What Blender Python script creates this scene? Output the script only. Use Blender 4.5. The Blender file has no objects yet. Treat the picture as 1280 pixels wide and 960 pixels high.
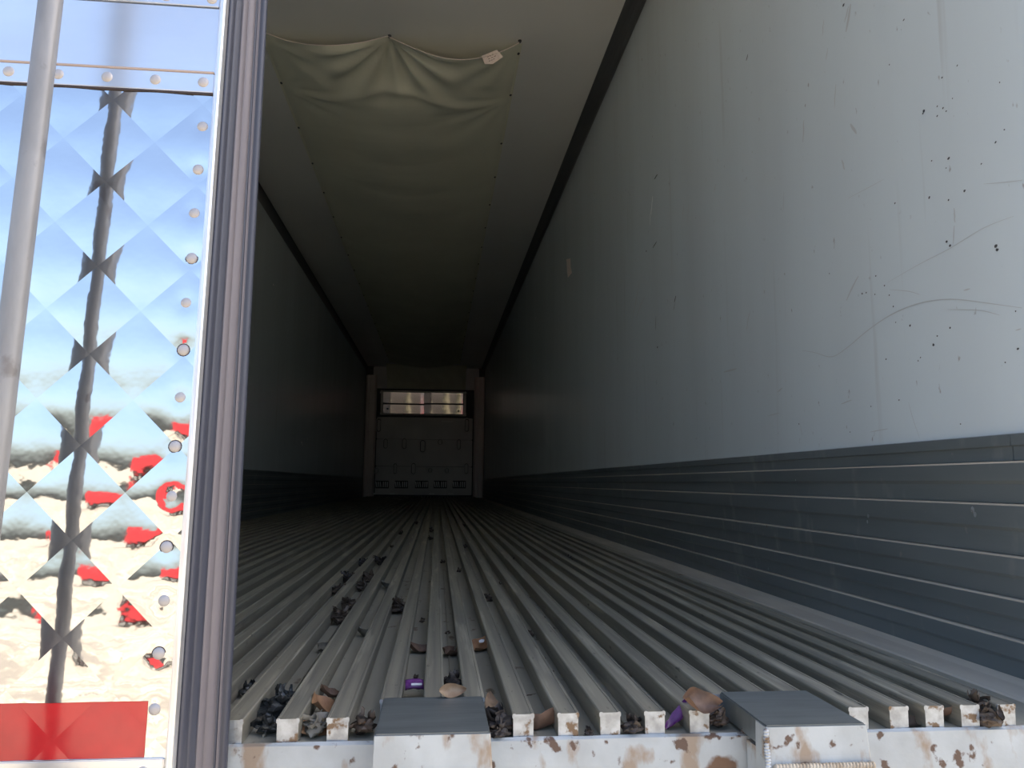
import bpy, bmesh, math, random
from mathutils import Vector, Matrix, noise

S = bpy.context.scene
COL = S.collection
R_ = random.Random(7)

# ---------------------------------------------------------------- camera
CZ = 0.285
FPX = 960.0
def _basis():
    cy = Vector((546-640, 480-603, -FPX)).normalized()
    cz = Vector((703-640, 480+6980, -FPX)); cz = (cz - cy*cz.dot(cy)).normalized()
    cx = cy.cross(cz)
    return Matrix((cx, cy, cz))
RW = _basis()
CAM = Vector((0, 0, CZ))
cd = bpy.data.cameras.new('camera'); cd.sensor_width = 36; cd.lens = 27.0
cd.clip_start = 0.02; cd.clip_end = 500
cam = bpy.data.objects.new('camera', cd); COL.objects.link(cam)
cam.matrix_world = Matrix.Translation(CAM) @ RW.to_4x4()
S.camera = cam
def un(px, py, ax, val):
    """point of the scene plane axis=val seen at a photograph pixel"""
    d = RW @ Vector((px-640, 480-py, -FPX))
    return CAM + d*((val-CAM[ax])/d[ax])

# ---------------------------------------------------------------- world, sun, exposure
w = bpy.data.worlds.new('sky'); S.world = w; w.use_nodes = True
nt = w.node_tree; nt.nodes.clear()
sky = nt.nodes.new('ShaderNodeTexSky'); sky.sky_type = 'NISHITA'; sky.sun_disc = False
SUN_EL, SUN_AZ = 50.0, 68.0
sky.sun_elevation = math.radians(SUN_EL); sky.sun_rotation = math.radians(SUN_AZ)
sky.air_density = 1.0; sky.dust_density = 4.5; sky.ozone_density = 1.2
bgd = nt.nodes.new('ShaderNodeBackground'); bgd.inputs[1].default_value = 0.31
wo = nt.nodes.new('ShaderNodeOutputWorld')
nt.links.new(sky.outputs[0], bgd.inputs[0]); nt.links.new(bgd.outputs[0], wo.inputs[0])
sl = bpy.data.lights.new('sun', 'SUN'); sl.energy = 9.5; sl.angle = 0.009; sl.color = (1, .90, .76)
so = bpy.data.objects.new('sun', sl); COL.objects.link(so)
el, az = math.radians(SUN_EL), math.radians(SUN_AZ)
sd = Vector((math.sin(az)*math.cos(el), math.cos(az)*math.cos(el), math.sin(el)))
so.rotation_euler = (-sd).to_track_quat('-Z', 'Y').to_euler(); so.location = sd*30
# portal: gives no light of its own, guides sky sampling through the open doorway
pl = bpy.data.lights.new('doorway_portal', 'AREA'); pl.shape = 'RECTANGLE'; pl.size = 1.22; pl.size_y = 2.66
pl.cycles.is_portal = True
po = bpy.data.objects.new('doorway_portal', pl); COL.objects.link(po)
po.location = (0.355, 0.90, 1.30); po.rotation_euler = (math.radians(90), 0, 0)
S.view_settings.view_transform = 'Standard'; S.view_settings.look = 'None'
S.view_settings.exposure = 0.74; S.view_settings.gamma = 1
S.view_settings.use_curve_mapping = False
S.cycles.max_bounces = 20; S.cycles.diffuse_bounces = 14; S.cycles.glossy_bounces = 14

# ---------------------------------------------------------------- materials
def mat(name, c1, c2=None, rough=.5, metal=0.0, nscale=(8, 8, 8), detail=4, lo=.35, hi=.65,
        bump=0.0, bscale=(40, 40, 40), bdist=.002, spots=None, rvar=0.0, spec=.5, world=False):
    """two-tone noise colour, optional extra spots [(colour, scale3, lo, hi)], noise bump"""
    m = bpy.data.materials.new(name); m.use_nodes = True
    t = m.node_tree; b = t.nodes['Principled BSDF']
    b.inputs['Roughness'].default_value = rough; b.inputs['Metallic'].default_value = metal
    b.inputs['Specular IOR Level'].default_value = spec
    tc = t.nodes.new('ShaderNodeTexCoord')
    src = t.nodes.new('ShaderNodeNewGeometry').outputs['Position'] if world else tc.outputs['Object']
    def nz(sc, det=4):
        mp = t.nodes.new('ShaderNodeMapping'); mp.inputs['Scale'].default_value = sc
        t.links.new(src, mp.inputs[0])
        n = t.nodes.new('ShaderNodeTexNoise'); n.inputs['Scale'].default_value = 1
        n.inputs['Detail'].default_value = det
        t.links.new(mp.outputs[0], n.inputs[0]); return n.outputs[0]
    def remap(s, lo, hi):
        r = t.nodes.new('ShaderNodeMapRange'); r.inputs[1].default_value = lo; r.inputs[2].default_value = hi
        t.links.new(s, r.inputs[0]); return r.outputs[0]
    def mix(f, a, c):
        x = t.nodes.new('ShaderNodeMix'); x.data_type = 'RGBA'
        t.links.new(f, x.inputs[0])
        if isinstance(a, tuple): x.inputs[6].default_value = a
        else: t.links.new(a, x.inputs[6])
        x.inputs[7].default_value = c
        return x.outputs[2]
    c1 = (*c1, 1)
    if c2 is None and not spots:
        b.inputs['Base Color'].default_value = c1
    else:
        cur = c1
        if c2 is not None: cur = mix(remap(nz(nscale, detail), lo, hi), c1, (*c2, 1))
        for sp in spots or []:
            cur = mix(remap(nz(sp[1], 5), sp[2], sp[3]), cur, (*sp[0], 1))
        t.links.new(cur, b.inputs['Base Color'])
    if rvar:
        r = t.nodes.new('ShaderNodeMapRange'); r.inputs[3].default_value = max(0, rough-rvar); r.inputs[4].default_value = rough+rvar
        r.inputs[1].default_value = .3; r.inputs[2].default_value = .7
        t.links.new(nz(nscale), r.inputs[0]); t.links.new(r.outputs[0], b.inputs['Roughness'])
    if bump:
        bn = t.nodes.new('ShaderNodeBump'); bn.inputs['Strength'].default_value = bump
        bn.inputs['Distance'].default_value = bdist
        t.links.new(nz(bscale, 3), bn.inputs['Height']); t.links.new(bn.outputs[0], b.inputs['Normal'])
    return m

M = {}
M['wall'] = mat('white_liner', (.70, .785, .82), (.64, .71, .74), rough=.26, nscale=(1, 2.6, .35), lo=.3, hi=.7,
                spots=[((.55, .59, .60), (1, 22, 1.0), .62, .82), ((.42, .43, .43), (60, 55, 30), .70, .76)],
                bump=.12, bscale=(3, 3, 2), bdist=.01)
M['ceiling'] = mat('ceiling_liner', (.80, .80, .77), (.74, .74, .71), rough=.3, nscale=(1.2, .8, 1), bump=.5, bscale=(.7, 5.0, 1), bdist=.012)
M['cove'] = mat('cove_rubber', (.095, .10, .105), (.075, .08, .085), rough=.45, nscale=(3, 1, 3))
M['scuff'] = mat('kick_aluminium', (.23, .26, .27), (.15, .175, .185), rough=.42, metal=.3, nscale=(4, 1.5, 9), lo=.25, hi=.75,
                 spots=[((.30, .32, .31), (9, 14, 5), .60, .78), ((.27, .27, .26), (60, 40, 30), .70, .78)], bump=.2, bscale=(4, 2, 60), bdist=.002)
M['dust'] = mat('tan_dust', (.50, .46, .39), (.40, .365, .31), rough=.85, nscale=(20, 3, 20))
M['alu'] = mat('dusty_floor_aluminium', (.315, .29, .225), (.20, .188, .155), rough=.5, metal=.25, nscale=(70, 1.1, 40), lo=.36, hi=.64, world=True,
               spots=[((.44, .40, .315), (55, 3.0, 40), .56, .70), ((.12, .11, .09), (90, 25, 90), .66, .74)], bump=.2, bscale=(200, 8, 200), bdist=.001)
M['aluend'] = mat('cut_aluminium', (.46, .50, .54), (.30, .32, .34), rough=.42, metal=.55, nscale=(70, 70, 70), world=True,
                  spots=[((.16, .115, .08), (60, 60, 60), .57, .63)], bump=.35, bscale=(120, 120, 90))
M['chan'] = mat('dirty_channel', (.40, .38, .31), (.27, .255, .21), rough=.55, metal=.2, nscale=(25, 2.0, 25), lo=.3, hi=.7,
                spots=[((.12, .085, .055), (40, 18, 40), .64, .72)])
M['sill'] = mat('worn_white_paint', (.43, .46, .465), (.35, .37, .37), rough=.5, nscale=(18, 18, 18),
                spots=[((.28, .22, .165), (26, 26, 14), .55, .64), ((.10, .060, .042), (38, 34, 34), .60, .64),
                       ((.15, .085, .05), (9, 9, 8), .655, .685)], bump=.35, bscale=(60, 60, 60), bdist=.002)
M['plate'] = mat('bare_steel_plate', (.215, .235, .235), (.15, .165, .165), rough=.42, metal=.5, nscale=(10, 45, 10), lo=.25, hi=.75, bump=.15,
                 bscale=(20, 120, 20))
M['weld'] = mat('weld_bead', (.50, .44, .34), (.33, .26, .18), rough=.55, metal=.3, nscale=(60, 60, 60))
M['mirror'] = mat('quilted_stainless', (.65, .66, .67), rough=.05, metal=1.0, bump=.14, bscale=(24, 24, 24), bdist=.003)
M['band'] = mat('door_aluminium', (.74, .77, .82), (.66, .68, .72), rough=.30, metal=.85, nscale=(3, 3, 8), bump=.05, bscale=(60, 60, 200),
                spots=[((.45, .44, .44), (40, 40, 60), .74, .80)])
M['trim'] = mat('edge_trim_aluminium', (.80, .82, .85), (.62, .60, .60), rough=.3, metal=.75, nscale=(300, 300, 4), bump=.6, bscale=(300, 300, 30), bdist=.001)
M['rivet'] = mat('rivet_aluminium', (.44, .42, .42), rough=.5, metal=.35)
M['seam'] = mat('seam_sealant', (.42, .33, .28), rough=.7)
M['gap'] = mat('dark_gap', (.05, .04, .045), rough=.9)
M['tape'] = mat('red_reflective_tape', (.50, .018, .022), (.42, .014, .018), rough=.16, metal=0, nscale=(30, 30, 30), spec=.8)
M['rodm'] = mat('galvanised_rod', (.25, .25, .255), (.18, .18, .185), rough=.42, metal=.25, nscale=(30, 30, 9), bump=.3, bscale=(80, 80, 40),
                spots=[((.16, .15, .15), (35, 35, 25), .62, .70)])
M['rub1'] = mat('dark_seal_rubber', (.050, .054, .075), rough=.42, nscale=(9, 9, 2))
M['rub2'] = mat('grey_seal_rubber', (.165, .150, .165), (.125, .115, .13), rough=.45, nscale=(60, 60, 2))
M['cloth'] = mat('chute_fabric', (.78, .77, .62), (.72, .71, .57), rough=.6, nscale=(2, 2, 2), bump=.25, bscale=(9, 14, 9), bdist=.006)
M['label'] = mat('paper_tag', (.93, .83, .78), (.84, .73, .67), rough=.6, nscale=(90, 90, 90))
M['ink'] = mat('tag_ink', (.20, .13, .12), rough=.7)
M['bulk'] = mat('bulkhead_plastic', (.74, .71, .69), (.62, .60, .59), rough=.35, nscale=(2, 2, 2))
M['bulkd'] = mat('bulkhead_recess', (.035, .035, .04), rough=.5)
M['bulkl'] = mat('bulkhead_pale', (.85, .84, .82), rough=.4)
M['post'] = mat('corner_post', (.88, .78, .73), (.80, .70, .66), rough=.35, nscale=(9, 9, .6))
M['panelm'] = mat('polished_panel', (.56, .46, .43), rough=.03, metal=1.0)
M['mark'] = mat('scuff_mark', (.48, .51, .52), rough=.6)
M['markd'] = mat('deep_gouge', (.06, .065, .07), rough=.7)
M['markl'] = mat('pale_scratch', (.95, .95, .92), rough=.5)
M['ground'] = mat('yard_ground', (.36, .315, .235), (.20, .175, .14), rough=.9, nscale=(.35, .8, .35), lo=.42, hi=.58,
                  spots=[((.55, .50, .40), (.8, 2.2, 1), .58, .66), ((.12, .11, .10), (1.6, .9, 1), .62, .70)])  # dark patches painted in to stand for shade and clutter about the yard
M['redp'] = mat('red_truck_paint', (.50, .035, .04), rough=.3)
M['tyre'] = mat('tyre_rubber', (.02, .02, .02), rough=.8)
M['glass'] = mat('dark_glass', (.03, .04, .05), rough=.08)
M['chrome'] = mat('bumper_metal', (.6, .6, .6), rough=.25, metal=1)
M['bark'] = mat('tree_bark', (.10, .07, .05), rough=.9)
M['leafg'] = mat('tree_foliage', (.045, .05, .03), (.07, .075, .04), rough=.8, nscale=(1, 1, 1))
M['shell'] = mat('outer_skin', (.6, .62, .64), rough=.4)
def leafm(n, a, b, r=.6): M[n] = mat(n, a, b, rough=r, nscale=(55, 55, 55), bump=.3, bscale=(90, 90, 90), bdist=.003)
leafm('tan_leaf', (.34, .24, .15), (.22, .14, .085))
leafm('orange_leaf', (.36, .20, .10), (.24, .12, .06))
leafm('brown_leaf', (.17, .10, .065), (.09, .052, .035))
leafm('grey_leaf', (.20, .185, .15), (.12, .11, .09))
leafm('dark_litter', (.045, .035, .03), (.02, .016, .014))
leafm('litter', (.10, .072, .052), (.035, .026, .02))
leafm('black_plastic', (.018, .02, .022), (.05, .055, .055), .35)
leafm('purple_film', (.13, .03, .17), (.09, .02, .11), .3)
leafm('white_film', (.72, .72, .74), (.6, .6, .62), .5)

# ---------------------------------------------------------------- helpers
def obj(name, bm, m, parent=None, smooth=False, recalc=True):
    me = bpy.data.meshes.new(name)
    if recalc: bmesh.ops.recalc_face_normals(bm, faces=bm.faces)
    if smooth:
        for f in bm.faces: f.smooth = True
    bm.to_mesh(me); bm.free()
    for k in (m if isinstance(m, (list, tuple)) else [m]): me.materials.append(M[k])
    o = bpy.data.objects.new(name, me); COL.objects.link(o)
    if parent: o.parent = parent
    return o
def tag(o, label=None, cat=None, group=None, kind=None):
    if label: o['label'] = label
    if cat: o['category'] = cat
    if group: o['group'] = group
    if kind: o['kind'] = kind
    return o
def empty(name, loc=(0, 0, 0)):
    o = bpy.data.objects.new(name, None); COL.objects.link(o); o.location = loc; o.empty_display_size = .05
    return o
def box(bm, x0, x1, y0, y1, z0, z1, bev=0, mi=0):
    g = bmesh.ops.create_cube(bm, size=1)
    vs = g['verts']
    for v in vs:
        v.co = Vector((x0 if v.co.x < 0 else x1, y0 if v.co.y < 0 else y1, z0 if v.co.z < 0 else z1))
    fs = {f for v in vs for f in v.link_faces}
    for f in fs: f.material_index = mi
    if bev:
        es = {e for v in vs for e in v.link_edges}
        r = bmesh.ops.bevel(bm, geom=list(es), offset=bev, segments=2, affect='EDGES')
        for f in r['faces']: f.material_index = mi
def bx(*a, **k):
    bm = bmesh.new(); box(bm, *a, **k); return bm
def extr(prof, y0, y1, axis='y', closed=True, cap=True, ys=None):
    """extrude a 2-D profile along Y (profile in x,z) or Z (profile in x,y)"""
    bm = bmesh.new(); ys = ys or [y0, y1]
    rings = []
    for y in ys:
        rings.append([bm.verts.new((p[0], y, p[1]) if axis == 'y' else (p[0], p[1], y)) for p in prof])
    n = len(prof)
    for a, b in zip(rings, rings[1:]):
        for i in range(n if closed else n-1):
            j = (i+1) % n
            bm.faces.new((a[i], a[j], b[j], b[i]))
    if closed and cap:
        bm.faces.new(rings[0]); bm.faces.new(rings[-1][::-1])
    return bm
def cyl(bm, p0, p1, r0, r1=None, seg=16, cap=True):
    r1 = r0 if r1 is None else r1
    p0, p1 = Vector(p0), Vector(p1); d = (p1-p0).normalized()
    a = d.orthogonal().normalized(); b = d.cross(a)
    A = [bm.verts.new(p0+(a*math.cos(t)+b*math.sin(t))*r0) for t in [2*math.pi*i/seg for i in range(seg)]]
    B = [bm.verts.new(p1+(a*math.cos(t)+b*math.sin(t))*r1) for t in [2*math.pi*i/seg for i in range(seg)]]
    for i in range(seg): bm.faces.new((A[i], A[(i+1) % seg], B[(i+1) % seg], B[i]))
    if cap: bm.faces.new(A); bm.faces.new(B[::-1])

XL, XR = -1.487, .955          # inner wall faces
YS, YF = .99, 15.9             # sill edge, front bulkhead
ZW_R, ZW_L, ZC = 2.60, 2.555, 2.65

# ================================================================ SETTING
bm = bmesh.new()
bmesh.ops.create_grid(bm, x_segments=2, y_segments=2, size=160)
g = obj('ground', bm, 'ground'); g.location = (0, -20, -1.30); tag(g, kind='structure')

wr = tag(obj('wall_right', bx(XR, XR+.06, YS+.01, YF+.3, -.05, 2.70), 'wall'), kind='structure')
wl = tag(obj('wall_left', bx(XL-.06, XL, YS+.01, YF+.3, -.05, 2.70), 'wall'), kind='structure')
cl = tag(obj('ceiling', bx(XL, XR, YS+.01, YF+.3, ZC, ZC+.08), 'ceiling'), kind='structure')
# coves between walls and ceiling
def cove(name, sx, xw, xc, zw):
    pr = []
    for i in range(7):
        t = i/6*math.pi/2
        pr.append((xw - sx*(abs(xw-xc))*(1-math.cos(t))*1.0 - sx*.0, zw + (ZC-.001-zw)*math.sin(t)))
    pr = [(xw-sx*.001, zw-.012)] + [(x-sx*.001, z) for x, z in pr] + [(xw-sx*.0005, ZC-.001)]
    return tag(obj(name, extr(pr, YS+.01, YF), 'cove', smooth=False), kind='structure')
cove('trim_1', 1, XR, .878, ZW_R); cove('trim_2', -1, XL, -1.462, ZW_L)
# outer shell: roof, rear frame header and posts (they shade the ground behind)
t = tag(obj('trim_3', bx(XL-.08, XR+.08, YS-.01, YS+.10, 2.66, 2.86), 'shell'), kind='structure')
tag(obj('trim_4', bx(XR+.002, XR+.09, YS, YS+.10, -.2, 2.66), 'shell'), kind='structure')
tag(obj('trim_5', bx(XL-.09, XL-.002, YS, YS+.10, -.2, 2.66), 'shell'), kind='structure')
tag(obj('trim_6', bx(XL-.08, XR+.08, YS+.10, YF+.3, -.22, -.06), 'shell'), kind='structure')
tag(obj('trim_7', bx(XL-.08, XR+.08, YS+.10, YF+.3, 2.74, 2.80), 'shell'), kind='structure')

# floor base and ribs
fl = tag(obj('floor', bx(XL, XR, YS+.004, YF, -.058, -.030), 'chan'), kind='structure')
# small ridges in the channels, as drawn along the floor extrusions
RIBX = [-.2395, -.1735, -.114, -.0555, .002, .056, .1135, .170, .2235, .281, .339, .3955, .4495, .501, .552, .607, .656, .706, .757]
RIBX = [-.2395-.0565*k for k in range(20, 0, -1)] + RIBX
BLK = [(-.064, .0665), (.393, .517)]
RH = .0292
prof = [(-.0125, -RH), (-.0128, -.006), (-.0138, -.005), (-.0138, -.0012), (-.0125, 0), (-.0100, 0), (-.0095, -.0008),
        (.0095, -.0008), (.0100, 0), (.0125, 0), (.0138, -.0012), (.0138, -.005), (.0128, -.006), (.0125, -RH)]
def rib_mesh(y0):
    bm = extr(prof, y0, YF-.01)
    for f in bm.faces: f.material_index = 0
    bm.faces.ensure_lookup_table()
    for f in bm.faces:
        if abs(f.calc_center_median().y-y0) < 1e-4: f.material_index = 1
    # worn, burred bright front edge
    fr = [v for v in bm.verts if abs(v.co.y-y0) < 1e-5]
    me = bpy.data.meshes.new('floor_rib'); bmesh.ops.recalc_face_normals(bm, faces=bm.faces)
    bm.to_mesh(me); bm.free(); me.materials.append(M['alu']); me.materials.append(M['aluend'])
    return me
RM = [rib_mesh(YS+.006), rib_mesh(1.071)]
for i, x in enumerate(RIBX):
    if x < XL+.11: continue
    under = any(a-.010 < x < b+.010 for a, b in BLK)
    o = bpy.data.objects.new('floor_rib', RM[1 if under else 0]); COL.objects.link(o); o.parent = fl
    o.location = (x, 0, 0); o.rotation_euler = (0, 0, 0)
# low secondary ridges beside some ribs (plank joints)
jp = [(-.0012, -.0302), (-.0012, -.0262), (.0012, -.0262), (.0012, -.0302)]
jm = None
for i, x in enumerate(RIBX[:-1]):
    if x < XL+.11 or i % 4 != 0: continue
    if jm is None:
        o = obj('floor_joint', extr(jp, YS+.03, YF-.01), 'alu', fl); jm = o.data
    else:
        o = bpy.data.objects.new('floor_joint', jm); COL.objects.link(o); o.parent = fl
    o.location = ((x+RIBX[i+1])/2, 0, 0)
    if any(a-.02 < o.location.x < b+.02 for a, b in BLK): o.location.y = .05
# gutters beside the walls
for sx, xw, xe in ((1, XR, RIBX[-1]+.030), (-1, XL, -1.37)):
    pr = [(xw-sx*.0005, -.0302), (xw-sx*.0005, -.020), (xw-sx*.030, -.0265), (xw-sx*.085, -.0275), (xw-sx*.088, -.0302)]
    obj('gutter_strip', extr(pr, YS+.01, YF-.01), 'dust', fl)

# kick plate on each side wall: planks with a dusty ledge on top
def kick(wall, sx, xw):
    zs = [.374, .328, .258, .174, .105, .040, -.026]
    dep = .016
    # top rim plank(s): butt-jointed at one place on the right side
    cuts = [YS+.02, 1.19, 7.0, YF-.02] if sx > 0 else [YS+.02, 6.0, YF-.02]
    for a, b in zip(cuts, cuts[1:]):
        pr = [(xw, zs[0]), (xw-sx*.010, zs[0]-.002), (xw-sx*.010, .354), (xw-sx*.006, .352), (xw-sx*.006, zs[1]+.001), (xw, zs[1]+.001)]
        obj('top_rim', extr(pr, a+.0015, b-.0015), 'scuff', wall)
    for a, b in zip(zs[1:], zs[2:]):
        mid = a-(a-b)*.5
        pr = [(xw, a), (xw-sx*dep, a-.0005), (xw-sx*(dep+.0005), a-.0035), (xw-sx*(dep-.001), mid+.003), (xw-sx*(dep-.006), mid-.003),
              (xw-sx*(dep-.007), b+.006), (xw-sx*(dep-.008), b+.001), (xw, b+.001)]
        bm = extr(pr, YS+.02, YF-.02)
        for f in bm.faces: f.material_index = 1 if (f.calc_center_median().z > a-.0028) else 0
        obj('kick_plank', bm, ['scuff', 'dust'], wall)
kick(wr, 1, XR); kick(wl, -1, XL)

# rear sill (front face nearly vertical, worn white paint)
sill = empty('rear_sill', (0, YS, -.14)); tag(sill, kind='structure'); sill.name = 'trim_8'
pr = [(YS+.012, -.0305), (YS+.004, -.0272), (YS-.001, -.030), (YS-.013, -.125), (YS-.013, -.22), (YS+.04, -.22), (YS+.04, -.059), (YS+.012, -.059)]
bm = bmesh.new()
xs = [XL-.08, *[XL-.08+(XR-XL+.16)*i/40 for i in range(1, 40)], XR+.08]
rings = []
for x in xs:
    rings.append([bm.verts.new((x, y-YS+R_.uniform(-.0008, .0008), z+.14+R_.uniform(-.0007, .0007))) for y, z in pr])
for a, b in zip(rings, rings[1:]):
    for i in range(len(pr)): bm.faces.new((a[i], a[(i+1) % len(pr)], b[(i+1) % len(pr)], b[i]))
bm.faces.new(rings[0]); bm.faces.new(rings[-1][::-1])
obj('sill_rail', bm, 'sill', sill)

# steel step blocks welded over the sill
def step_block(x0, x1, label, weld):
    y0, y1 = .918, 1.068
    r = empty('step_block', ((x0+x1)/2, y0, -.14)); tag(r, label, 'step block')
    def loc(o): o.location = (-(x0+x1)/2, -y0, .14); return o
    loc(obj('top_plate', bx(x0, x1, y0, y1, -.0265, .003, bev=.0015), 'plate', r))
    pr = [(y0-.001, .0018), (y0+.030, .0018), (y0+.030, -.030), (y0+.060, -.030), (y0+.056, -.125), (y0-.010, -.125), (y0-.012, -.080), (y0-.004, -.030)]
    bm = bmesh.new()
    a = [bm.verts.new((x0-.0005, y, z-.0005)) for y, z in pr]; b = [bm.verts.new((x1+.0005+(.008 if z < -.05 else 0), y, z-.0005)) for y, z in pr]
    for i in range(len(pr)): bm.faces.new((a[i], a[(i+1) % len(pr)], b[(i+1) % len(pr)], b[i]))
    bm.faces.new(a); bm.faces.new(b[::-1])
    bmesh.ops.bevel(bm, geom=[e for e in bm.edges if abs(e.verts[0].co.x-e.verts[1].co.x) < .01], offset=.001, segments=1, affect='EDGES')
    loc(obj('front_face', bm, 'sill', r))
    if weld:
        bm = bmesh.new()
        n = 30
        for i in range(n):
            x = x0+.006+(x1-x0-.006)*i/(n-1)
            g = bmesh.ops.create_icosphere(bm, subdivisions=2, radius=1)
            for v in g['verts']:
                v.co = Vector((x+v.co.x*.0034+v.co.z*.0016, y0-.0095+v.co.y*.0050, -.0425+v.co.z*.0060+R_.uniform(-.0003, .0003)))
        loc(obj('weld_bead', bm, 'weld', r, smooth=True))
        bm = bmesh.new()
        for i in range(14):
            g = bmesh.ops.create_icosphere(bm, subdivisions=2, radius=1); k = i/13
            for v in g['verts']:
                v.co = Vector((x0-.002+v.co.x*.004, y0-.004-k*.004+v.co.y*.003, -.002-k*.045+v.co.z*.003))
        loc(obj('weld_bead', bm, 'aluend', r, smooth=True))
step_block(*BLK[0], 'grey-topped steel step block on the sill left of centre, without weld bead', False)
step_block(*BLK[1], 'steel step block on the sill at right with a tan weld bead on its face', True)

# ================================================================ LEFT DOOR (closed)
DY = .900
def lean_y(y, z):
    # the door bows slightly outward towards its foot
    return y - .027*max(0, min(1, (.88-z)/.88))*max(0, min(1, (.975-y)/.07))
def lean(o):
    for v in o.data.vertices: v.co.y = lean_y(v.co.y, v.co.z)
    return o
door = empty('door_1', (XL, DY, -.1)); tag(door, kind='structure')
DL = (-XL, -DY, .1)
def dob(name, bm, m, smooth=False, parent=None):
    for zc in (0.0, .88): bmesh.ops.bisect_plane(bm, geom=bm.verts[:]+bm.edges[:]+bm.faces[:], plane_co=(0, 0, zc), plane_no=(0, 0, 1))
    o = obj(name, bm, m, parent or door, smooth=smooth)
    if parent is None: o.location = DL
    return lean(o)
DX1 = -.2745
RIV = [(255, 161), (250, 215), (246, 270), (243, 326), (237, 382), (234, 440), (231, 499), (225, 559), (222, 620), (216, 682), (214, 747), (208, 811), (204, 878)]
RIVP = [un(x, y, 1, DY) for x, y in RIV]
Pq, X0q, Z0q = .1016, -.3375, .6775
def quilt(x0, x1, z0, z1, off=0.0, N=12):
    bm = bmesh.new()
    i0, i1 = int((x0-X0q)/Pq)-2, int((x1-X0q)/Pq)+2
    j0, j1 = int((z0-Z0q)/Pq)-2, int((z1-Z0q)/Pq)+2
    cs = []
    for i in range(i0, i1+1):
        for j in range(j0, j1+1):
            for hx, hz in ((0, 0), (.5, .5)):
                cs.append((X0q+(i+hx)*Pq, Z0q+(j+hz+.5)*Pq))
    for cx, cz in cs:
        if cx < x0-Pq/2 or cx > x1+Pq/2 or cz < z0-Pq/2 or cz > z1+Pq/2: continue
        n = N if cx > -.8 and cz < 1.3 else 5
        rr = random.Random(int(cx*1000)*7919+int(cz*1000))
        amp = .0015*rr.uniform(.85, 1.15); tx, tz = rr.uniform(-.12, .12), rr.uniform(-.12, .12)
        V = []
        for a in range(n+1):
            for b in range(n+1):
                s, t = -1+2*a/n, -1+2*b/n
                x = cx+(s-t)*Pq/4; z = cz+(s+t)*Pq/4
                h = amp*(1-s*s)*(1-t*t)*(1+tx*s+tz*t)
                if cx > -.42:
                    for p in RIVP:
                        d2 = (x-p.x)**2+(z-p.z)**2
                        if d2 < .0016: h -= .0011*math.exp(-d2/.00012)
                V.append(bm.verts.new((x, DY-h-off, z)))
        for a in range(n):
            for b in range(n):
                f = bm.faces.new((V[a*(n+1)+b], V[(a+1)*(n+1)+b], V[(a+1)*(n+1)+b+1], V[a*(n+1)+b+1])); f.smooth = True
    for co, no in (((x0, 0, 0), (-1, 0, 0)), ((x1, 0, 0), (1, 0, 0)), ((0, 0, z0), (0, 0, -1)), ((0, 0, z1), (0, 0, 1))):
        bmesh.ops.bisect_plane(bm, geom=bm.verts[:]+bm.edges[:]+bm.faces[:], plane_co=co, plane_no=no, clear_outer=True)
    for f in bm.faces:
        if f.normal.y > 0: f.normal_flip()
    return bm
def dob2(name, bm, m):
    o = obj(name, bm, m, door, recalc=False); o.location = DL; return lean(o)
ZB0, ZB1, ZB2 = -.001, .7425, .850       # bottom band top; quilted top; upper plain band top
dob2('quilted_panel', quilt(XL, DX1, ZB0-.01, ZB1+.004), 'mirror')
dob2('quilted_panel', quilt(XL, DX1, ZB2+.04, 2.62, N=5), 'mirror')
bm = bx(XL-.02, -.268, DY+.0032, .978, -.085, 2.62)
bmesh.ops.bisect_plane(bm, geom=bm.verts[:]+bm.edges[:]+bm.faces[:], plane_co=(0, 0, .88), plane_no=(0, 0, 1))
dob('door_core', bm, 'shell')
# plain bands
dob('plain_band', bx(XL, DX1, DY-.0022, DY+.003, .768, .852), 'band')
dob('rivet_strip', bx(XL, DX1, DY-.0035, DY+.003, ZB1, .7665, bev=.0008), 'band')
dob('seam_line', bx(XL, DX1-.0005, DY-.0038, DY+.002, .7665, .7695, bev=.0006), 'seam')
dob('seam_line', bx(XL, DX1-.0005, DY-.0030, DY+.002, ZB1-.0016, ZB1), 'gap')
dob('rivet_strip', bx(XL, DX1, DY-.0035, DY+.003, .854, .900, bev=.0008), 'band')
dob('bottom_band', bx(XL, DX1-.001, DY-.0040, DY+.003, -.085, ZB0, bev=.001), 'band')
# edge trim with a rolled lip
pr = [(DX1+.0006, DY+.003), (DX1+.0006, DY-.0040), (-.2722, DY-.0050), (-.2690, DY-.0046), (-.2672, DY-.0030), (-.2664, DY+.001), (-.2660, DY+.006), (-.2675, DY+.006), (-.2690, DY+.003)]
dob('edge_trim', extr(pr, -.085, 2.62, axis='z'), 'trim')
# red conspicuity tape following the quilting, stuck on just proud of it
p = un(195, 868, 1, DY); q = un(196, 935, 1, DY)
dob2('red_tape', quilt(-.62, -.2965, ZB0+.0005, p.z, off=.0005), 'tape')
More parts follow.
